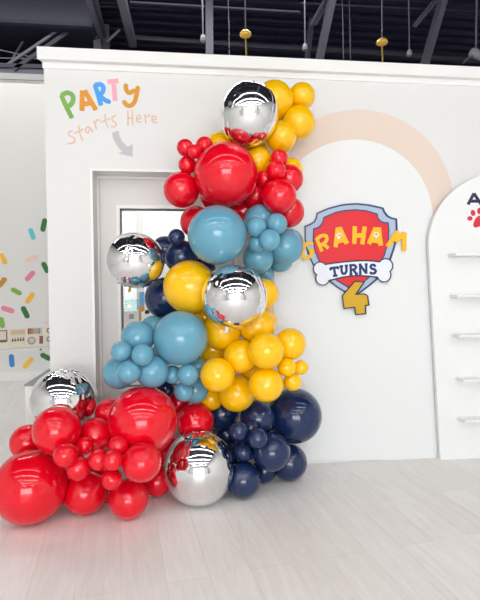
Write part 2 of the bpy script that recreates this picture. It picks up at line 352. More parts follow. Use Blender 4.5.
for st in ([[(72.5, 130.6), (68.8, 132.5), (69.4, 135.6), (74.4, 138), (73.8, 142.5), (68, 143.8)]], [[(78.8, 125.6), (80, 133.8), (82.5, 140)], [(75, 133.3), (83, 129.4)]],
           [[(90.6, 127.8), (87, 127.2), (85.6, 131.3), (88, 132.6), (90.4, 128.4), (92.5, 131.8)]], [[(93.8, 121.3), (96.3, 128.8)], [(94.7, 123.8), (97.3, 119.8), (100, 120.6)]],
           [[(105, 114.4), (105.6, 121.3), (108, 127.5)], [(102, 122), (109.5, 118.8)]], [[(115.3, 115.6), (112, 117.8), (113, 121), (116, 123.5), (115, 126.8), (111.5, 126.6)]],
           [[(127.8, 111), (128, 125.5)], [(132.3, 110.5), (132.6, 124.5)], [(128, 118.5), (132.5, 118)]], [[(137, 119), (140.5, 118.5), (139.5, 115.5), (137.3, 116.3), (137, 121), (141, 122.3)]],
           [[(145, 115), (146, 123)], [(145.6, 118), (148, 115.3), (150.3, 116.3)]], [[(152, 120), (156, 119), (154.8, 116.3), (152.5, 117), (152.3, 121.5), (156.8, 122.8)]]):
    letter(sl, st, 1.25, vin['tan'])
bm = bmesh.new()
o = obj('arrow_decal', poly(bm, [(112, 132.8), (118.3, 130.6), (119.4, 135.5), (121.5, 140.4), (124.3, 144), (127.8, 147), (132.7, 144), (132.4, 156.8), (118, 153.4), (122.5, 151.6), (118.3, 147.5), (115, 142), (113, 137.5)], VY, 0.002), vin['grey'])
tag(o, 'grey curved arrow pointing down to the doorway', 'arrow')

# ------------------------------------------------------------------ shield sign
SY = D - 0.010
SH = [(304.4, 226), (309.5, 224), (313.6, 221.6), (315.6, 218), (316.3, 213.1), (327.5, 208.1), (340, 204.8), (348, 203.7), (356.3, 203.3), (368.8, 204.6), (382.8, 207.8), (384.6, 212), (387.5, 215.6), (391, 217.6), (396.5, 218.8),
      (397, 230), (396.3, 240), (393.8, 249.5), (390.2, 260), (384, 271), (376, 280.3), (368, 287), (361.3, 292), (353, 297.5), (342.9, 291.3), (336, 287), (330.4, 282.6), (319, 273), (313, 265.5), (308.6, 257), (305.5, 247), (304.4, 238)]
RED = [(314.4, 229.4), (319, 228), (321.8, 225.3), (323.6, 222), (324.6, 218), (336.3, 213), (345, 211.3), (356, 210.6), (366, 211.6), (376.3, 214.6), (377.3, 219), (380, 221.8), (383, 223.2), (387.4, 223.7),
       (388, 231), (387.3, 240), (383.8, 254), (376, 269), (367, 278), (358, 285.3), (352.8, 289), (346, 285), (337.5, 280), (327, 271), (319.5, 260), (315.5, 250), (314, 240)]
sign = root('shield_sign', P(351, 250, SY)); tag(sign, 'red and silver shield sign reading GRAHAM TURNS 4 on the white arch', 'sign')
s_navy = mat('sign_navy', (38, 62, 118), 0.45); s_silver = mat('sign_silver', (172, 190, 210), 0.4, noise=0.06, nscale=12); s_red = mat('sign_red', (224, 28, 42), 0.45)
s_yel = mat('sign_yellow', (248, 188, 10), 0.45); s_gold = mat('sign_gold', (208, 166, 16), 0.4); s_white = mat('sign_white', (232, 236, 246), 0.5); s_dark = mat('sign_dark_outline', (38, 46, 66), 0.5)
obj('outline_plate', poly(bmesh.new(), SH, SY, 0.012), s_navy, sign)
obj('silver_border', poly(bmesh.new(), grow(SH, -1.5), SY - 0.012, 0.002), s_silver, sign)
obj('inner_outline', poly(bmesh.new(), grow(RED, 1.4), SY - 0.014, 0.002), s_navy, sign)
obj('red_field', poly(bmesh.new(), RED, SY - 0.016, 0.003), s_red, sign)
LY = SY - 0.019
def gl(strokes, w, paw=None):
    bm = bmesh.new()
    for s in strokes: stroke(bm, s, w, LY, 0.006, False, False)
    for s in strokes:      # softened joints
        for p in s[1:-1]: disc(bm, p[0], p[1], w / 2, w / 2, LY, 0.006)
    o = obj('letter', bm, s_yel, sign)
    if paw:
        b2 = bmesh.new(); x, y_ = paw
        disc(b2, x, y_ + 1.3, 2.0, 1.6, LY - 0.006, 0.001)
        for dx, dy in ((-2.4, -0.6), (-0.9, -2.2), (1.0, -2.2), (2.5, -0.6)): disc(b2, x + dx, y_ + dy, 0.85, 1.05, LY - 0.006, 0.001, 14)
        obj('paw_print', b2, mat('paw_white', (240, 238, 226), 0.5), o)
    return o
gl([spline([(312.2, 243.8), (307.5, 243.2), (303.8, 247.5), (302.6, 253.5), (304.3, 258), (308.3, 257.3), (311.8, 254), (312.3, 250.4)]), [(308.6, 251.2), (313.8, 249.5)]], 3.6)
gl([[(316.2, 238), (321.8, 251.5)], spline([(316.8, 239), (321, 236), (325.5, 235.8), (326.6, 239.5), (324, 243.3), (319.5, 245.6)]), [(322, 243), (328.3, 248.3)]], 3.6)
gl([[(335.3, 247.2), (337.6, 228.2)], [(339.5, 228.2), (346.8, 243.8)], [(336.5, 241.5), (344, 240)], [(336, 230), (341.5, 229)]], 4.6, (338.9, 236))
gl([[(354.6, 226.3), (354, 244)], [(364.4, 226.5), (362, 244.4)], [(354, 235.5), (363, 235.5)]], 4.6)
gl([[(368.6, 244), (375.6, 228)], [(378.4, 227.6), (380.6, 245.6)], [(371.5, 240), (380, 241.5)], [(375, 229.6), (380.6, 230)]], 4.8, (376.2, 235.3))
gl([[(387, 247), (397.3, 231.5)], [(396.8, 231.5), (396.3, 242)], [(395.5, 241.5), (404.6, 233)], [(404.3, 232.5), (403.8, 251)]], 4.8)
# bone
def bone(bm, g, y, th):
    for x, y_, r in ((320, 268.8, 6.6), (322.6, 278.2, 6.8), (385.6, 265.9, 7.2), (384, 275, 6.9)): disc(bm, x, y_, r + g, r + g, y, th)
    top = spline([(322, 265.5), (330, 264), (345, 262.2), (365, 261), (383, 262.5)]); bot = spline([(383, 278), (374.8, 276.6), (360, 275.4), (345, 276.4), (330.6, 279.8), (322, 281)])
    poly(bm, [(x, y_ - g * 1.2) for x, y_ in top] + [(x, y_ + g * 1.2) for x, y_ in bot], y, th)
    return bm
bo = obj('bone_outline', bone(bmesh.new(), 0.9, LY, 0.006), s_dark, sign)
obj('bone_panel', bone(bmesh.new(), -0.3, LY - 0.006, 0.002), s_white, bo)
BY = LY - 0.008
s_tl = mat('sign_lettering_blue', (14, 46, 104), 0.45)
def tl(strokes, w=2.5):
    bm = bmesh.new()
    for s in strokes: stroke(bm, s, w, BY, 0.002, False, False)
    obj('letter', bm, s_tl, sign)
tl([[(329.8, 268.3), (338.2, 266.8)]], 2.0)
bpy.data.objects.remove([o for o in sign.children if o.name.startswith('letter')][-1], do_unlink=True)
tl([[(329.9, 268.4), (338.3, 267.2)], [(330.2, 267.8), (330.8, 270.4)], [(338, 266.8), (338, 269.3)], [(334, 268), (335.2, 275.8)], [(333, 276), (337.4, 275.4)]])
tl([[(339.3, 266.6), (343, 266.2)], [(341.2, 266.2), (341.6, 271.5), (342.8, 273.8), (345.2, 273.5), (346.4, 271.2), (346.3, 265.8)], [(344.8, 265.9), (347.8, 265.6)]])
tl([[(350.6, 265), (350.9, 274.4)], [(349.2, 265.3), (354.4, 265.1), (356.2, 267), (354.8, 269.2), (351, 269.8)], [(353.4, 269.8), (356.2, 274)], [(349.3, 274.2), (352.4, 274.1)], [(355, 273.9), (357.9, 273.8)]])
tl([[(360.1, 264.6), (360.2, 273.9)], [(360.1, 264.8), (366, 273.2)], [(366.1, 264.2), (366.2, 273.8)], [(358.8, 264.8), (361.4, 264.6)], [(364.8, 264.5), (367.5, 264.3)], [(358.9, 273.8), (361.5, 273.7)]])
tl([[(375.6, 266.6), (374, 264.9), (371.4, 265), (370.4, 266.8), (371.6, 268.6), (374.6, 269.4), (375.8, 271.2), (374.6, 273.2), (371.6, 273.6), (369.9, 272)]])
# the 4
FOUR = [(354.5, 280.8), (364.8, 281.5), (356.7, 293.8), (364.3, 293.4), (367.8, 295.5), (369.2, 305.4), (365.8, 306), (366, 314.2), (355.3, 315), (354.3, 307.8), (343.6, 309), (341.8, 295.6)]
fo = obj('numeral_outline', poly(bmesh.new(), FOUR, LY, 0.010), s_dark, sign)
obj('numeral_four', poly(bmesh.new(), grow(FOUR, -1.1), LY - 0.010, 0.002), s_gold, fo)

# ------------------------------------------------------------------ arched display board with shelves
BD = D - 0.055
ap = [(501 + 72.3 * math.cos(math.pi * i / 40), 245 - 72.3 * math.sin(math.pi * i / 40)) for i in range(41)]
ap = [(571, 464.8)] + ap + [(440.5, 464.8)]
brd = root('display_board', P(505, 464.8, BD)); tag(brd, 'tall white arched display board with small empty shelves at the right edge of the photo', 'display board')
pts = [P(a, b, BD + 0.06) if False else P(a, b, BD) for a, b in ap]
bm = bmesh.new()
zb = min(p.z for p in pts)
pts = [Vector((p.x, BD, max(0.0, p.z))) for p in pts]; pts[0].z = 0; pts[-1].z = 0
flat(bm, pts, BD + 0.03, 0.03)
obj('board', bm, mat('display_board_paint', (236, 238, 238), 0.5), brd)
m_shelf = mat('shelf_paint', (240, 240, 239), 0.45)
for px0, py in ((455.5, 253.2), (457.2, 295.2), (459.5, 335.2), (463.5, 380), (465, 420.5)):
    a = P(px0, py, BD - 0.10); bm = bmesh.new(); box(bm, a.x, a.x + 0.62, BD - 0.10, BD, a.z - 0.016, a.z)
    obj('shelf', bevel(bm, 0.002, 1), m_shelf, brd)
dl = letter(brd, [[(473.9, 193.4), (467.9, 204.6)], [(473.9, 193.4), (481.3, 204.8)], [(470, 201.2), (479, 201.2)]], 3.3, mat('board_navy', (36, 36, 78), 0.5), BD, 0.002, 'letter', False, 'navy letter A', False)
bm = bmesh.new()
for x, y_, rx, ry, rot in ((473, 213, 2.5, 3.3, 0.35), (469.9, 218.4, 2.9, 2.4, 0), (479.2, 211, 2.4, 3.4, 0), (485.8, 213, 2.5, 3.3, -0.35), (489.2, 218.4, 2.9, 2.4, 0)): disc(bm, x, y_, rx, ry, BD, 0.002, 24, rot)
poly(bm, spline([(473, 225.5), (474.5, 220.5), (477.5, 216.5), (480, 215.6), (482.5, 216.5), (485.5, 220.5), (487, 225.5), (484.5, 227.6), (480, 226.4), (475.5, 227.6), (473, 225.5)])[:-1], BD, 0.002)
obj('paw_print', bm, mat('board_red', (212, 36, 62), 0.5), brd)

# ------------------------------------------------------------------ confetti decals on the far wall
SPR = [(32, 234, 4.6, 12, 20, (98, 200, 208), 'turquoise confetti decal, topmost left of the dark green one'), (43.8, 225, 4.8, 13.5, -12, (44, 118, 56), 'dark green confetti decal, highest on the far wall by the partition edge'),
       (3, 258.6, 4.8, 12, 32, (246, 190, 66), 'yellow confetti decal cut by the photo edge above the ochre one'), (31.5, 258.8, 4.4, 13, -70, (244, 206, 196), 'pale peach confetti decal lying nearly flat'),
       (45.5, 267.5, 4.8, 12, 28, (44, 118, 56), 'dark green confetti decal tucked at the partition edge below the pale peach one'), (30, 276, 4.6, 12.5, -42, (232, 138, 158), 'rose pink confetti decal below the pale peach one'),
       (2, 282.5, 4.8, 12, -40, (200, 144, 40), 'ochre confetti decal at the left photo edge'), (16.3, 291.5, 4.4, 11.5, 62, (130, 180, 80), 'light green confetti decal slanting between ochre and yellow ones'),
       (30, 298, 4.8, 12.5, -36, (246, 190, 66), 'yellow confetti decal in the middle, above the dark green one'), (7.8, 309.6, 4.8, 13.5, 72, (232, 138, 158), 'pink confetti decal lying low above the bead display board'),
       (25.3, 312.3, 5, 13, 26, (44, 118, 56), 'dark green confetti decal just above the bead display board'), (1.8, 322.5, 4.8, 11, 12, (130, 180, 80), 'light green confetti decal touching the left photo edge above the board'),
       (11.7, 360.7, 4.8, 13, 5, (62, 140, 206), 'blue confetti decal under the bead display board'), (28, 363, 4.8, 14, -42, (248, 196, 76), 'yellow confetti decal under the bead display board'),
       (45.8, 356.8, 4.8, 11.5, 62, (44, 118, 56), 'dark green confetti decal under the board by the partition edge'), (46, 323, 2.2, 4.5, 90, (246, 206, 200), 'tiny pale pink decal above the right end of the bead board')]
for x, y_, wd, ln, ang, col, lab in SPR:
    a = math.radians(ang); h = (ln - wd) / 2; dx, dy = math.sin(a) * h, -math.cos(a) * h
    dx = -dx if True else dx
    o = obj('confetti_decal', stroke(bmesh.new(), [(x - dx, y_ - dy), (x + dx, y_ + dy)] if False else [(x + dx, y_ + dy), (x - dx, y_ - dy)], wd, FAR - 0.0005, 0.003, False), mat('confetti_%d_%d_%d' % col, col, 0.55))
    tag(o, lab, 'decal', 'confetti decals on the far wall')
# bead display board
bb = root('bead_display', P(22, 340, FAR)); tag(bb, 'long cream activity board with colour samples on the far wall', 'display board')
def slab(name, pts, dep, th, m, parent): return obj(name, poly(bmesh.new(), pts, FAR - 0.001 - dep, th), m, parent)
pb = slab('back_panel', [(-30, 333), (50, 327.3), (50.2, 345.2), (-30, 350.5)], 0, 0.02, mat('cream_panel', (236, 230, 214), 0.6), bb)
tanm = mat('light_wood', (214, 190, 160), 0.6); brn = mat('brown_sample', (150, 92, 74), 0.6); gry = mat('grey_sample', (120, 116, 110), 0.6); drk = mat('dark_peg', (70, 64, 60), 0.6)
slab('frame_board', [(-2, 330.5), (7.2, 330), (7.2, 341.8), (-2, 342.5)], 0.02, 0.015, mat('frame_brown', (120, 96, 84), 0.6), bb)
slab('frame_inset', [(-2, 331.5), (6.2, 331), (6.2, 339.5), (-2, 340.3)], 0.035, 0.004, mat('frame_inset_paint', (226, 212, 196), 0.6), bb)
slab('sample_tray', [(8.5, 329.5), (25.5, 328.4), (25.5, 346), (8.5, 347.2)], 0.02, 0.006, mat('tray_cream', (232, 222, 200), 0.6), bb)
for i in range(6): slab('wood_sample', [(11 + i * 2.4, 330.2 - i * .12), (12.9 + i * 2.4, 330.1 - i * .12), (12.9 + i * 2.4, 334.6 - i * .12), (11 + i * 2.4, 334.7 - i * .12)], 0.026, 0.006, tanm, bb)
for i in range(5): slab('peg', [(12 + i * 2.7, 341.5 - i * .2), (12.7 + i * 2.7, 338 - i * .2), (13.6 + i * 2.7, 341.4 - i * .2)], 0.026, 0.012, drk, bb)
for i, c in enumerate(((150, 84, 66), (176, 112, 90), (190, 140, 112), (196, 176, 130), (170, 168, 156), (142, 152, 158), (206, 196, 180))):
    slab('colour_sample', [(28 + i * 2.1, 328.5 - i * .12), (29.6 + i * 2.1, 328.4 - i * .12), (29.6 + i * 2.1, 334 - i * .12), (28 + i * 2.1, 334.1 - i * .12)], 0.02, 0.008, mat('sample_%d' % i, c, 0.6), bb)
bm = bmesh.new(); disc(bm, 31.6, 340.5, 3.7, 3.7, FAR - 0.021, 0.012); obj('dial_ring', bm, mat('dial_grey', (150, 148, 142), 0.5), bb)
bm = bmesh.new(); disc(bm, 31.6, 340.5, 2.6, 2.6, FAR - 0.033, 0.004); obj('dial_face', bm, mat('dial_face_paint', (206, 200, 188), 0.5), bb)
slab('wood_sample', [(39.6, 336), (43, 335.8), (43, 343.4), (39.6, 343.6)], 0.02, 0.012, brn, bb)
for yy in (330, 338.6): letter(bb, [[(50, yy - 1.5), (47.8, yy - 1.5), (47, yy + 0.5), (47.8, yy + 2.3), (50, yy + 2.3)]], 0.7, gry, FAR - 0.021, 0.01, 'wire_loop')
slab('lower_rail', [(-30, 352), (49, 347), (49, 348.2), (-30, 353.4)], 0, 0.03, M_trim, bb)
bm = bmesh.new(); disc(bm, 40.8, 349.4, 0.9, 0.9, FAR - 0.031, 0.01, 12); obj('peg', bm, drk, bb)

# ------------------------------------------------------------------ hanging lamps
m_gold = mat('gold_glass', (214, 172, 84), 0.25, 0.6, emit=0.25); m_cord = mat('lamp_cord', (120, 120, 128), 0.5)
def pendant(px, py, y, label):
    c = P(px, py, y); rt = root('pendant_lamp', c); tag(rt, label, 'lamp', 'small gold pendant lamps'); s = y / F; R = 5.9 * s
    obj('cord', tube(bmesh.new(), [(c.x - 0.01, c.y, CZ), (c.x, c.y, c.z + R * .6)], 0.007, 6), m_cord, rt)
    pr = [(0, 0.8), (0.2, 0.78), (0.45, 0.7), (0.75, 0.48), (0.95, 0.15), (1.0, -0.15), (0.9, -0.42), (0.65, -0.6), (0.35, -0.68), (0, -0.7)]
    obj('lamp_shade', lathe(bmesh.new(), [(r * R, h * R * 0.72) for r, h in pr], 20, c), m_gold, rt)
    obj('shade_collar', lathe(bmesh.new(), [(0.0, .95 * R), (0.16 * R, .9 * R), (0.2 * R, .55 * R), (0, .5 * R)], 12, c), m_cord, rt)
    obj('pull_rod', tube(bmesh.new(), [(c.x, c.y, c.z - R * .45), (c.x + 0.02, c.y, c.z - R * .5 - 0.5)], 0.009, 6), mat('brass_rod', (190, 160, 90), 0.4, 0.3), rt)
pendant(245.5, 34, 5.2, 'gold pendant lamp hanging above the topmost silver balloon'); pendant(382, 42, 5.2, 'gold pendant lamp hanging above the peach arch')
def drop_rod(px0, py0, px1, py1, y, label):
    a, b = P(px0, py0, y), P(px1, py1, y); rt = root('drop_spotlight', a); tag(rt, label, 'spotlight', 'thin drop rods with small spotlights')
    obj('rod', tube(bmesh.new(), [(a.x, a.y, CZ), b], 0.010, 6), M_steel, rt)
    obj('spotlight_head', lathe(bmesh.new(), [(0, 0.03), (0.025, 0.02), (0.035, -0.02), (0.03, -0.05), (0, -0.05)], 14, b), mat('spot_grey', (150, 150, 156), 0.4), rt)
drop_rod(202, 7, 203, 37, 5.9, 'thin rod with a small grey spotlight above the red balloons, left of the post'); drop_rod(304.3, 15, 305, 46, 5.9, 'thin rod with a small spotlight left of the two leaning steel posts')
drop_rod(407.5, 21, 409.5, 52, 5.9, 'thin rod with a small spotlight right of the right gold lamp')
c = P(476, 54, 5.6); rt = root('ceiling_spotlight', c); tag(rt, 'grey spotlight on a curved arm at the top right edge', 'spotlight')
obj('spotlight_head', lathe(bmesh.new(), [(0, 0.09), (0.05, 0.08), (0.06, -0.05), (0.045, -0.07), (0, -0.07)], 16, c, Vector((0.5, -0.6, -0.6)).to_track_quat('Z', 'Y')), mat('spot_grey', (150, 150, 156), 0.4), rt)
obj('arm', tube(bmesh.new(), [P(463, 63, 5.6), P(468, 58, 5.6), P(475, 55, 5.6)], 0.012), M_steel, rt); obj('rod', tube(bmesh.new(), [(c.x, c.y, CZ), c + Vector((0, 0, .06))], 0.012), M_steel, rt)

# housing and rail of the light added for the little room
rt = root('ceiling_light', (0.1, 4.25, 2.55)); tag(rt, 'short white light panel, unseen, added to brighten the little room behind the door', 'light')
obj('housing', box(bmesh.new(), -0.52, 0.72, 4.08, 4.42, 2.53, 2.58), M_trim, rt)
obj('mounting_rail', box(bmesh.new(), 0.06, 0.14, D + TH, IY + 0.05, 2.58, 2.62), M_trim, rt)
# fixtures of the strip lights
ords = ('nearest the partition', 'over the camera', 'second behind the camera', 'third behind the camera', 'nearest the shop window', 'added unseen behind the partition to light the far wall')
for (yy, x0, x1, STRIP_Z), w_ in zip(FIX, ords):
    rt = root('ceiling_light', ((x0 + x1) / 2, yy, STRIP_Z)); tag(rt, 'long white strip light, the row ' + w_, 'light', 'rows of strip lights under the roof')
    obj('housing', box(bmesh.new(), x0, x1, yy - 0.05, yy + 0.05, STRIP_Z + 0.012, STRIP_Z + 0.07), M_trim, rt)
    for xx in (x0 + 1, (x0 + x1) / 2, x1 - 1): obj('suspension_wire', tube(bmesh.new(), [(xx, yy, STRIP_Z + 0.07), (xx, yy, CZ)], 0.004, 6), M_steel2, rt)

# ------------------------------------------------------------------ balloons
def latex(name, rgb):
    m = bpy.data.materials.new(name); m.use_nodes = True; nt = m.node_tree; b = nt.nodes['Principled BSDF']; c = lin(rgb)
    b.inputs['Base Color'].default_value = (*c, 1); b.inputs['Roughness'].default_value = 0.11; b.inputs['Specular IOR Level'].default_value = 0.5
    n = nt.nodes.new('ShaderNodeTexNoise'); n.inputs['Scale'].default_value = 5; tc = nt.nodes.new('ShaderNodeTexCoord'); nt.links.new(tc.outputs['Object'], n.inputs['Vector'])
    r = nt.nodes.new('ShaderNodeMix'); r.data_type = 'RGBA'; r.inputs[6].default_value = (*[v * .95 for v in c], 1); r.inputs[7].default_value = (*[min(1, v * 1.05) for v in c], 1)
    nt.links.new(n.outputs['Fac'], r.inputs[0]); nt.links.new(r.outputs[2], b.inputs['Base Color'])
    b.inputs['Coat Weight'].default_value = 0.25; b.inputs['Coat Roughness'].default_value = 0.04
    return m
LM = {'red': latex('red_latex', (228, 4, 34)), 'yellow': latex('yellow_latex', (255, 194, 0)), 'blue': latex('pale_blue_latex', (100, 160, 184)), 'navy': latex('navy_latex', (22, 42, 84))}
M_foil = bpy.data.materials.new('silver_foil'); M_foil.use_nodes = True; nt = M_foil.node_tree; b = nt.nodes['Principled BSDF']
b.inputs['Base Color'].default_value = (0.86, 0.87, 0.88, 1); b.inputs['Metallic'].default_value = 1; b.inputs['Roughness'].default_value = 0.07
n = nt.nodes.new('ShaderNodeTexNoise'); n.inputs['Scale'].default_value = 7; n.inputs['Detail'].default_value = 2; tc = nt.nodes.new('ShaderNodeTexCoord'); nt.links.new(tc.outputs['Object'], n.inputs['Vector'])
bp = nt.nodes.new('ShaderNodeBump'); bp.inputs['Strength'].default_value = 0.05; bp.inputs['Distance'].default_value = 0.01; nt.links.new(n.outputs['Fac'], bp.inputs['Height']); nt.links.new(bp.outputs['Normal'], b.inputs['Normal'])

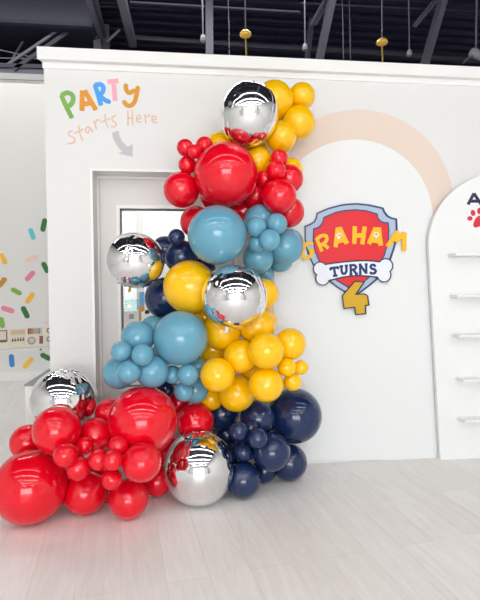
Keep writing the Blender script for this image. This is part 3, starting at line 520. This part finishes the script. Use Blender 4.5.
ROWS = '''
chrome|0.3793|2.8564|2.2843|0.1834|topmost mirror-silver foil balloon in front of the yellow cluster
yellow|0.573|3.0722|2.4509|0.1258|yellow balloon right behind the topmost silver foil balloon
yellow|0.7597|3.1012|2.4969|0.0874|highest right yellow balloon at the top corner of the garland
yellow|0.7243|3.0372|2.3053|0.1055|yellow balloon just below the top corner balloon, against the peach arch
yellow|0.596|2.9642|2.1922|0.0962|yellow balloon at the lower right edge of the topmost silver balloon
yellow|0.4515|2.9665|2.0425|0.0864|orange-yellow balloon wedged between the big upper red balloon and small red ones
yellow|0.2207|3.019|2.1306|0.0967|yellow balloon peeking over the big upper red balloon, left of the silver one
yellow|0.6762|3.0432|2.0092|0.0761|yellow balloon peeking out behind the red balloons beside the peach arch
yellow|0.4329|3.098|2.151|0.1|yellow balloon shaded under the topmost silver foil balloon
red|0.2424|2.8489|1.9272|0.1893|very large red balloon in the upper part of the column
red|0.0056|2.9138|2.0984|0.0512|small red balloon highest left in the upper left red bunch
red|0.1194|2.897|2.1095|0.0524|small red balloon touching the yellow one above the big upper red balloon
red|0.0599|2.849|2.06|0.0411|tiny red balloon in the middle of the upper left red bunch
red|0.0178|2.95|2.0052|0.0551|small red balloon directly above the medium red one at the left edge of the column
red|-0.0199|2.9454|1.8537|0.1082|medium red balloon at the left edge of the column beside the door frame
red|0.0689|3.1|1.681|0.1026|half hidden red balloon left of the large upper pale blue balloon
red|0.5644|2.87|2.0359|0.0547|small red balloon on top of the upper right red bunch
red|0.5353|2.8145|1.9513|0.0586|small red balloon second from the top of the upper right red bunch
red|0.6348|2.9136|1.9242|0.0875|medium red balloon at the right edge below the peeking yellow one
red|0.552|2.8013|1.7971|0.1023|medium red balloon directly above the pale blue bunch
red|0.6386|2.9477|1.7283|0.0977|red balloon at the right edge, behind and above the pale blue bunch
red|0.4393|2.976|1.8292|0.0772|shaded red balloon wedged behind the gap right of the very large red one
red|0.4848|2.9064|1.9201|0.0566|small shaded red balloon beside the second small one of the upper right bunch
red|0.3744|3.1183|1.7502|0.1144|dark shaded red balloon between the two upper pale blue balloons
blue|0.1801|2.7364|1.5638|0.1676|large pale blue balloon under the very large upper red balloon
blue|0.4503|2.8896|1.667|0.0971|medium pale blue balloon at the top of the upper right blue bunch
blue|0.406|2.7371|1.6105|0.0593|small pale blue balloon at the left in the upper right blue bunch
blue|0.5262|2.757|1.6307|0.063|small pale blue balloon at the top right in the upper right blue bunch
blue|0.4738|2.6947|1.5328|0.0616|small pale blue balloon frontmost in the middle of the upper right blue bunch
blue|0.4157|2.7857|1.5201|0.0544|small pale blue balloon at lower left in the upper right blue bunch
blue|0.6103|2.9061|1.5086|0.108|medium pale blue balloon at the right of the upper blue bunch, by the shield sign
blue|0.6878|3.1617|1.5536|0.0968|pale blue balloon hidden behind the right balloon of the upper blue bunch
blue|0.4376|2.8944|1.4409|0.0956|medium pale blue balloon right above the middle silver foil balloon
blue|0.6081|3.0693|1.4428|0.0872|shaded pale blue balloon under the upper right blue bunch
blue|0.5108|3.0397|1.3457|0.053|small dark blue-grey balloon peeking beside the top right of the middle silver balloon
navy|-0.0525|2.9111|1.5658|0.0508|small shiny navy balloon left of the large upper pale blue balloon
navy|-0.025|3.019|1.4536|0.1051|medium navy balloon above the large yellow balloon
navy|-0.1326|3.1767|1.5073|0.0912|navy balloon half hidden behind the silver foil balloon at the door
navy|-0.1269|3.1|1.1965|0.1356|large navy balloon left of the large yellow balloon, before the door window
navy|0.0083|3.1798|1.3438|0.0953|navy balloon deep in the gap between silver and large yellow balloons
chrome|-0.2946|2.8716|1.4259|0.1729|silver foil balloon floating in front of the door window
yellow|0.0244|2.8691|1.2682|0.1587|large yellow balloon left of the middle silver foil balloon
chrome|0.2692|2.6758|1.2124|0.185|silver foil balloon in the middle of the column between the yellow balloons
yellow|0.4634|2.8704|1.2224|0.094|yellow balloon right behind the middle silver foil balloon
yellow|0.4236|2.8558|1.0302|0.1123|yellow balloon under the lower right edge of the middle silver balloon
yellow|0.494|3.0246|1.0391|0.086|yellow balloon hidden behind the one at the right below the middle silver balloon
yellow|0.2137|2.8799|1.0013|0.1186|yellow balloon directly under the middle silver foil balloon
yellow|0.1663|3.0225|0.8733|0.1015|shaded yellow balloon right of the large lower pale blue balloon
yellow|0.1733|2.7069|0.7688|0.0988|medium yellow balloon at the left of the lower yellow bunch
yellow|0.3143|2.7847|0.8602|0.099|medium yellow balloon at the upper left of the lower yellow bunch
yellow|0.4461|2.6663|0.9055|0.1024|medium yellow balloon at the top middle of the lower yellow bunch
yellow|0.6094|2.7726|0.928|0.0936|yellow balloon at the top right of the lower yellow bunch
yellow|0.4519|2.7059|0.7061|0.1012|medium yellow balloon at the bottom right of the lower yellow bunch
yellow|0.2996|2.885|0.6202|0.1135|yellow balloon lowest in the lower yellow bunch, above the navy ones
yellow|0.579|2.7326|0.7992|0.0561|small yellow balloon at the inner right of the lower yellow bunch
yellow|0.6707|2.7601|0.7889|0.0434|small yellow balloon farthest right in the lower yellow bunch
yellow|0.6194|2.7604|0.7041|0.0538|small yellow balloon resting on the large navy balloon
yellow|0.1504|3.0106|0.564|0.0785|orange shaded yellow balloon under the left of the lower yellow bunch
blue|-0.0324|2.7499|0.9789|0.1559|large pale blue balloon in the lower part of the column
blue|-0.275|2.7819|0.9828|0.0958|medium pale blue balloon at the top of the lower left blue bunch
blue|-0.3537|2.6698|0.9205|0.0578|small pale blue balloon at the upper left of the lower blue bunch
blue|-0.2385|2.6304|0.9045|0.06|small pale blue balloon in the middle of the lower blue bunch
blue|-0.3104|2.6292|0.814|0.0638|small pale blue balloon at the bottom front of the lower left blue bunch
blue|-0.192|2.711|0.7982|0.0928|medium pale blue balloon at the bottom right of the lower left blue bunch
blue|-0.3869|2.8198|0.7774|0.0958|medium pale blue balloon at the far left of the lower blue bunch
blue|-0.0821|2.778|0.7652|0.0538|small pale blue balloon under the large lower pale blue one, at the left
blue|0.0067|2.7072|0.7763|0.0608|small pale blue balloon under the large lower pale blue one, frontmost
blue|0.0607|2.85|0.7921|0.0554|small pale blue balloon peeking out beside the shaded yellow one
blue|-0.0173|2.7804|0.6636|0.0576|small pale blue balloon lowest above the large red balloon
blue|0.0484|2.907|0.6417|0.0818|dusky blue balloon behind the lowest small pale blue one
blue|-0.2046|3.0|1.0151|0.0768|pale blue balloon peeking out behind the top of the lower left blue bunch
navy|-0.135|2.98|0.6435|0.0576|dark balloon deep in the gap above the large red balloon
red|0.0472|2.953|0.4379|0.1185|red balloon just above the silver foil balloon on the floor
red|-0.2456|2.6941|0.5276|0.1905|very large red balloon in the middle of the base, under the lower blue bunch
red|-0.4465|2.9054|0.5074|0.102|red balloon half hidden behind the left of the large base red balloon
red|-0.0577|3.0544|0.5347|0.0791|shaded red balloon behind the right shoulder of the large base red balloon
red|-0.0977|3.0055|0.2315|0.0975|shaded red balloon between the large base red one and the floor silver balloon
chrome|-0.7185|2.9053|0.6131|0.1858|silver foil balloon farthest left, above the red base balloons
red|-0.6933|2.6334|0.5115|0.1263|large red balloon in front of the leftmost silver foil balloon
red|-0.9274|2.8956|0.3688|0.1017|red balloon behind the biggest floor red balloon at the far left
red|-0.8477|2.6784|0.1946|0.1946|biggest red balloon, resting on the floor at the far left
red|-0.512|2.7469|0.4402|0.0962|medium red balloon between the left large one and the large base one
red|-0.6164|2.4853|0.4261|0.0609|small red balloon just right of the biggest floor red balloon
red|-0.5471|2.6143|0.4269|0.0476|small red balloon at the front under the medium one of the base
red|-0.5619|2.5233|0.34|0.061|small red balloon resting over the left floor-standing medium red one
red|-0.4557|2.5053|0.3866|0.0538|small red balloon left in the middle triplet of the red base
red|-0.357|2.5169|0.4517|0.0516|small red balloon at the top of the middle triplet of the red base
red|-0.3743|2.4369|0.4051|0.051|small red balloon frontmost in the middle triplet of the red base
red|-0.3897|2.5|0.2844|0.0534|small red balloon under the middle triplet of the red base
red|-0.2334|2.471|0.3766|0.0999|medium red balloon in front under the large base red balloon
red|-0.5733|2.7394|0.1206|0.1206|red balloon resting on the floor second from the left
red|-0.3242|2.6553|0.1073|0.1073|rightmost red balloon resting on the floor, left of the floor silver balloon
red|-0.1859|2.8938|0.098|0.0907|shaded red balloon near the floor, left of the floor silver balloon
red|-0.7253|2.8549|0.084|0.0725|shaded red balloon in the gap between the two left floor balloons
red|-0.4697|2.8597|0.0856|0.0856|shaded red balloon deep between the two medium floor balloons
chrome|0.0651|2.7836|0.211|0.211|silver foil balloon resting on the floor between red and navy balloons
navy|0.6941|3.036|0.4244|0.1773|largest navy balloon, at the right end of the garland
navy|0.4415|2.9539|0.4411|0.1125|medium navy balloon under the lower yellow bunch, left of the largest one
navy|0.2255|3.0958|0.442|0.1115|navy balloon right of the red one above the floor silver balloon
navy|0.2572|3.1778|0.2759|0.0973|shaded navy balloon behind the top right of the floor silver balloon
navy|0.3008|2.769|0.4222|0.0547|small navy balloon at the upper left of the navy bunch
navy|0.4075|2.7424|0.3823|0.0605|small shiny navy balloon frontmost at the right of the navy bunch
navy|0.3798|2.8273|0.4189|0.0435|tiny navy balloon between the two small shiny navy ones
navy|0.3331|2.8292|0.2718|0.0548|small navy balloon lowest of the small ones in the navy bunch
navy|0.5029|2.8279|0.2698|0.1152|medium navy balloon in front at the right of the navy bunch
navy|0.3294|2.8275|0.1072|0.1072|navy balloon resting on the floor beside the floor silver balloon
navy|0.6572|3.038|0.1183|0.1183|navy balloon resting on the floor under the largest navy one
navy|0.4891|3.0218|0.0803|0.0803|shaded navy balloon in the gap near the floor behind the front ones
yellow|0.4102|2.945|0.7409|0.0774|shaded yellow balloon deep in the middle of the lower yellow bunch
yellow|0.2777|3.1297|0.8954|0.0748|shaded yellow balloon deep behind the upper left of the lower yellow bunch
blue|-0.3386|2.9802|0.8289|0.0761|shaded pale blue balloon deep in the middle of the lower left blue bunch
blue|-0.1455|3.0|0.8522|0.0771|shaded pale blue balloon deep under the left of the large lower pale blue one
red|-0.5339|2.8767|0.202|0.0857|shaded red balloon deep behind the middle triplet of the red base
red|-0.6686|2.85|0.3255|0.0783|shaded red balloon deep behind the small ones under the left large red one
red|-0.3858|2.8287|0.3791|0.0725|shaded red balloon tucked under the left side of the large base red balloon
red|0.1863|3.1117|1.8497|0.0933|shaded red balloon deep behind the very large upper red balloon
navy|0.3713|2.9578|0.2648|0.0846|shaded navy balloon deep behind the small ones of the navy bunch
navy|0.1161|3.0704|1.3799|0.0758|shaded navy balloon in the gap between large pale blue, large yellow and silver balloons
yellow|0.1177|3.0212|1.0769|0.0847|shaded yellow balloon in the gap between the large yellow and large lower pale blue ones
navy|0.264|3.0365|0.1709|0.0932|shaded navy balloon right behind the floor silver balloon
'''
balls = []
for l in ROWS.strip().split('\n'):
    c, x, y_, z, r, lab = l.split('|'); balls.append((c, Vector((float(x), float(y_), float(z))), float(r), lab))

def latex_profile(n=36):
    """unit balloon about Z: round crown at +Z, drawn in to a neck at -Z"""
    pr = []
    for i in range(n + 1):
        t = math.pi * i / n
        r, h = math.sin(t), math.cos(t)
        if t > 2.2:
            k = (t - 2.2) / (math.pi - 2.2); h = h - 0.13 * k ** 2.2; r = max(r, 0.045)
        pr.append((r, h))
    pr[0] = (0, 1.0); pr[-1] = (0.045, -1.14); pr.append((0.04, -1.17))
    return pr
KNOT = [(0.0, -1.15), (0.06, -1.16), (0.075, -1.19), (0.05, -1.215), (0.045, -1.225), (0.10, -1.27), (0.112, -1.285), (0.0, -1.27)]
def unit_mesh(name, prof, seg, m):
    bm = bmesh.new(); lathe(bm, prof, seg); bmesh.ops.recalc_face_normals(bm, faces=bm.faces)
    me = bpy.data.meshes.new(name); bm.to_mesh(me); bm.free(); me.materials.append(m)
    for p in me.polygons: p.use_smooth = True
    return me
LME = {k: (unit_mesh('balloon_' + k, latex_profile(), 56, m), unit_mesh('knot_' + k, KNOT, 14, m)) for k, m in LM.items()}

def foil_mesh():
    bm = bmesh.new(); NU, NV = 144, 72; rings = []
    gores = [0.55 + math.pi / 2 * i for i in range(4)]
    for j in range(1, NV):
        t = math.pi * j / NV; ring = []
        for i in range(NU):
            p = 2 * math.pi * i / NU
            dist = min(abs((p - g + math.pi) % (2 * math.pi) - math.pi) for g in gores) * math.sin(t)
            r = 1.0 - 0.022 * math.exp(-(dist / 0.055) ** 2) * (0.35 + 0.65 * abs(math.cos(t)))
            pk = math.exp(-(min(t, math.pi - t) / 0.42) ** 2)
            r *= 1 + pk * (0.014 * math.sin(17 * p + 1.3) + 0.008 * math.sin(29 * p)) + 0.006 * math.exp(-(dist / 0.16) ** 2) * math.sin(22 * t + 2 * p)
            # poles slightly drawn in
            h = math.cos(t) * (1 - 0.06 * pk)
            ring.append(bm.verts.new((r * math.sin(t) * math.cos(p), r * math.sin(t) * math.sin(p), r * h)))
        rings.append(ring)
    top = bm.verts.new((0, 0, 0.935)); bot = bm.verts.new((0, 0, -0.935))
    for A, B_ in zip(rings, rings[1:]):
        for i in range(NU): bm.faces.new((A[i], B_[i], B_[(i + 1) % NU], A[(i + 1) % NU]))
    for i in range(NU):
        bm.faces.new((top, rings[0][i], rings[0][(i + 1) % NU])); bm.faces.new((bot, rings[-1][(i + 1) % NU], rings[-1][i]))
    bmesh.ops.recalc_face_normals(bm, faces=bm.faces)
    me = bpy.data.meshes.new('foil_balloon'); bm.to_mesh(me); bm.free(); me.materials.append(M_foil)
    for p in me.polygons: p.use_smooth = True
    # welded seams
    b2 = bmesh.new()
    for g in gores:
        pts = []
        for j in range(3, 46):
            t = math.pi * j / 48; rr = 0.985
            pts.append((rr * math.sin(t) * math.cos(g), rr * math.sin(t) * math.sin(g), rr * math.cos(t) * 0.985))
        tube(b2, pts, 0.006, 6)
    m2 = bpy.data.meshes.new('foil_seam'); b2.to_mesh(m2); b2.free(); m2.materials.append(M_foil)
    for p in m2.polygons: p.use_smooth = True
    b3 = bmesh.new(); box(b3, -0.05, 0.05, -0.004, 0.004, -1.12, -0.92); m3 = bpy.data.meshes.new('foil_tab'); b3.to_mesh(m3); b3.free(); m3.materials.append(M_foil)
    return me, m2, m3
FOIL = foil_mesh()
TILT = {0: (0.35, 0.3, 0.3), 1: (0.12, 0.15, 0.9), 2: (0.08, 0.22, 0.3), 3: (0.1, 0.2, 0.2), 4: (-0.12, 0.1, 0.5)}
SHAPE = {0: (0.96, 0.96, 1.04), 1: (1.0, 0.98, 0.97), 2: (1, 1, 1), 3: (1.02, 1, 0.97), 4: (0.97, 0.97, 1.03)}
GR = {'red': 'red latex balloons of the garland', 'yellow': 'yellow latex balloons of the garland', 'blue': 'pale blue latex balloons of the garland', 'navy': 'navy latex balloons of the garland', 'chrome': 'silver foil balloons of the garland'}
CEN = np.array([list(p) for _, p, _, _ in balls]); RAD = np.array([r for _, _, r, _ in balls])
def planes(i):
    """contact planes around balloon i: (unit normal, distance from its centre)"""
    out = []
    for j in range(len(balls)):
        if j == i: continue
        d = CEN[j] - CEN[i]; L = float(np.linalg.norm(d))
        if L > RAD[i] * 1.35 + RAD[j] * 1.05: continue
        out.append((d / L, (L * L + RAD[i] ** 2 - RAD[j] ** 2) / (2 * L) - 0.0007))
    out.append((np.array((0, 1.0, 0)), D - 0.012 - CEN[i][1])); out.append((np.array((0, 0, -1.0)), CEN[i][2] - 0.0005))
    return out
def reach(i, pl, v):
    """how far along unit direction v the balloon may extend"""
    m = 9.0
    for n_, t in pl:
        k = float(n_ @ v)
        if k > 1e-4: m = min(m, t / k)
    return m
def pressed(me, M3, i, pl, name):
    """copy of a mesh in room axes about the balloon's centre, flattened where its neighbours press on it"""
    V = np.empty(len(me.vertices) * 3); me.vertices.foreach_get('co', V); V = V.reshape(-1, 3) @ np.array(M3).T
    f = np.ones(len(V))
    for n_, t in pl:
        k = V @ n_; over = k > max(t, 1e-3)
        f[over] = np.minimum(f[over], max(t, 1e-3) / k[over])
    V = V * f[:, None]; m2 = me.copy(); m2.name = name; m2.vertices.foreach_set('co', V.ravel()); m2.update(); return m2
kf = 0
for i, (c, p, r, lab) in enumerate(balls):
    pl = planes(i)
    if c == 'chrome':
        s = SHAPE[kf]; M3 = Matrix.Rotation(0, 3, 'X')
        from mathutils import Euler
        M3 = Euler(TILT[kf]).to_matrix() @ Matrix.Diagonal((r * s[0], r * s[1], r * s[2])); kf += 1
        o = bpy.data.objects.new('foil_balloon', pressed(FOIL[0], M3, i, pl, 'foil_balloon')); COL.objects.link(o); o.location = p
        for nm, me in (('seam', FOIL[1]), ('filling_tab', FOIL[2])):
            q = bpy.data.objects.new(nm, pressed(me, M3, i, pl, nm)); COL.objects.link(q); q.parent = o
    else:
        # the neck points back into the bunch, where there is most room for it
        best, bd = -9, None
        for k in range(160):
            a = k * 2.39996; h_ = 0.02 + 0.98 * (k + 0.5) / 160; s_ = math.sqrt(1 - h_ * h_)
            v = np.array((s_ * math.cos(a), h_, s_ * math.sin(a))); sc = min(reach(i, pl, v) / r, 1.32) + 0.12 * h_ - 0.1 * abs(v[2])
            if sc > best: best, bd = sc, v
        dn = Vector(bd); M3 = (-dn).to_track_quat('Z', 'Y').to_matrix() @ Matrix.Scale(r, 3)
        me, kn = LME[c]; o = bpy.data.objects.new('balloon', pressed(me, M3, i, pl, 'balloon')); COL.objects.link(o); o.location = p
        q = bpy.data.objects.new('knot', pressed(kn, M3, i, pl, 'knot')); COL.objects.link(q); q.parent = o
    tag(o, lab, 'balloon', GR[c])
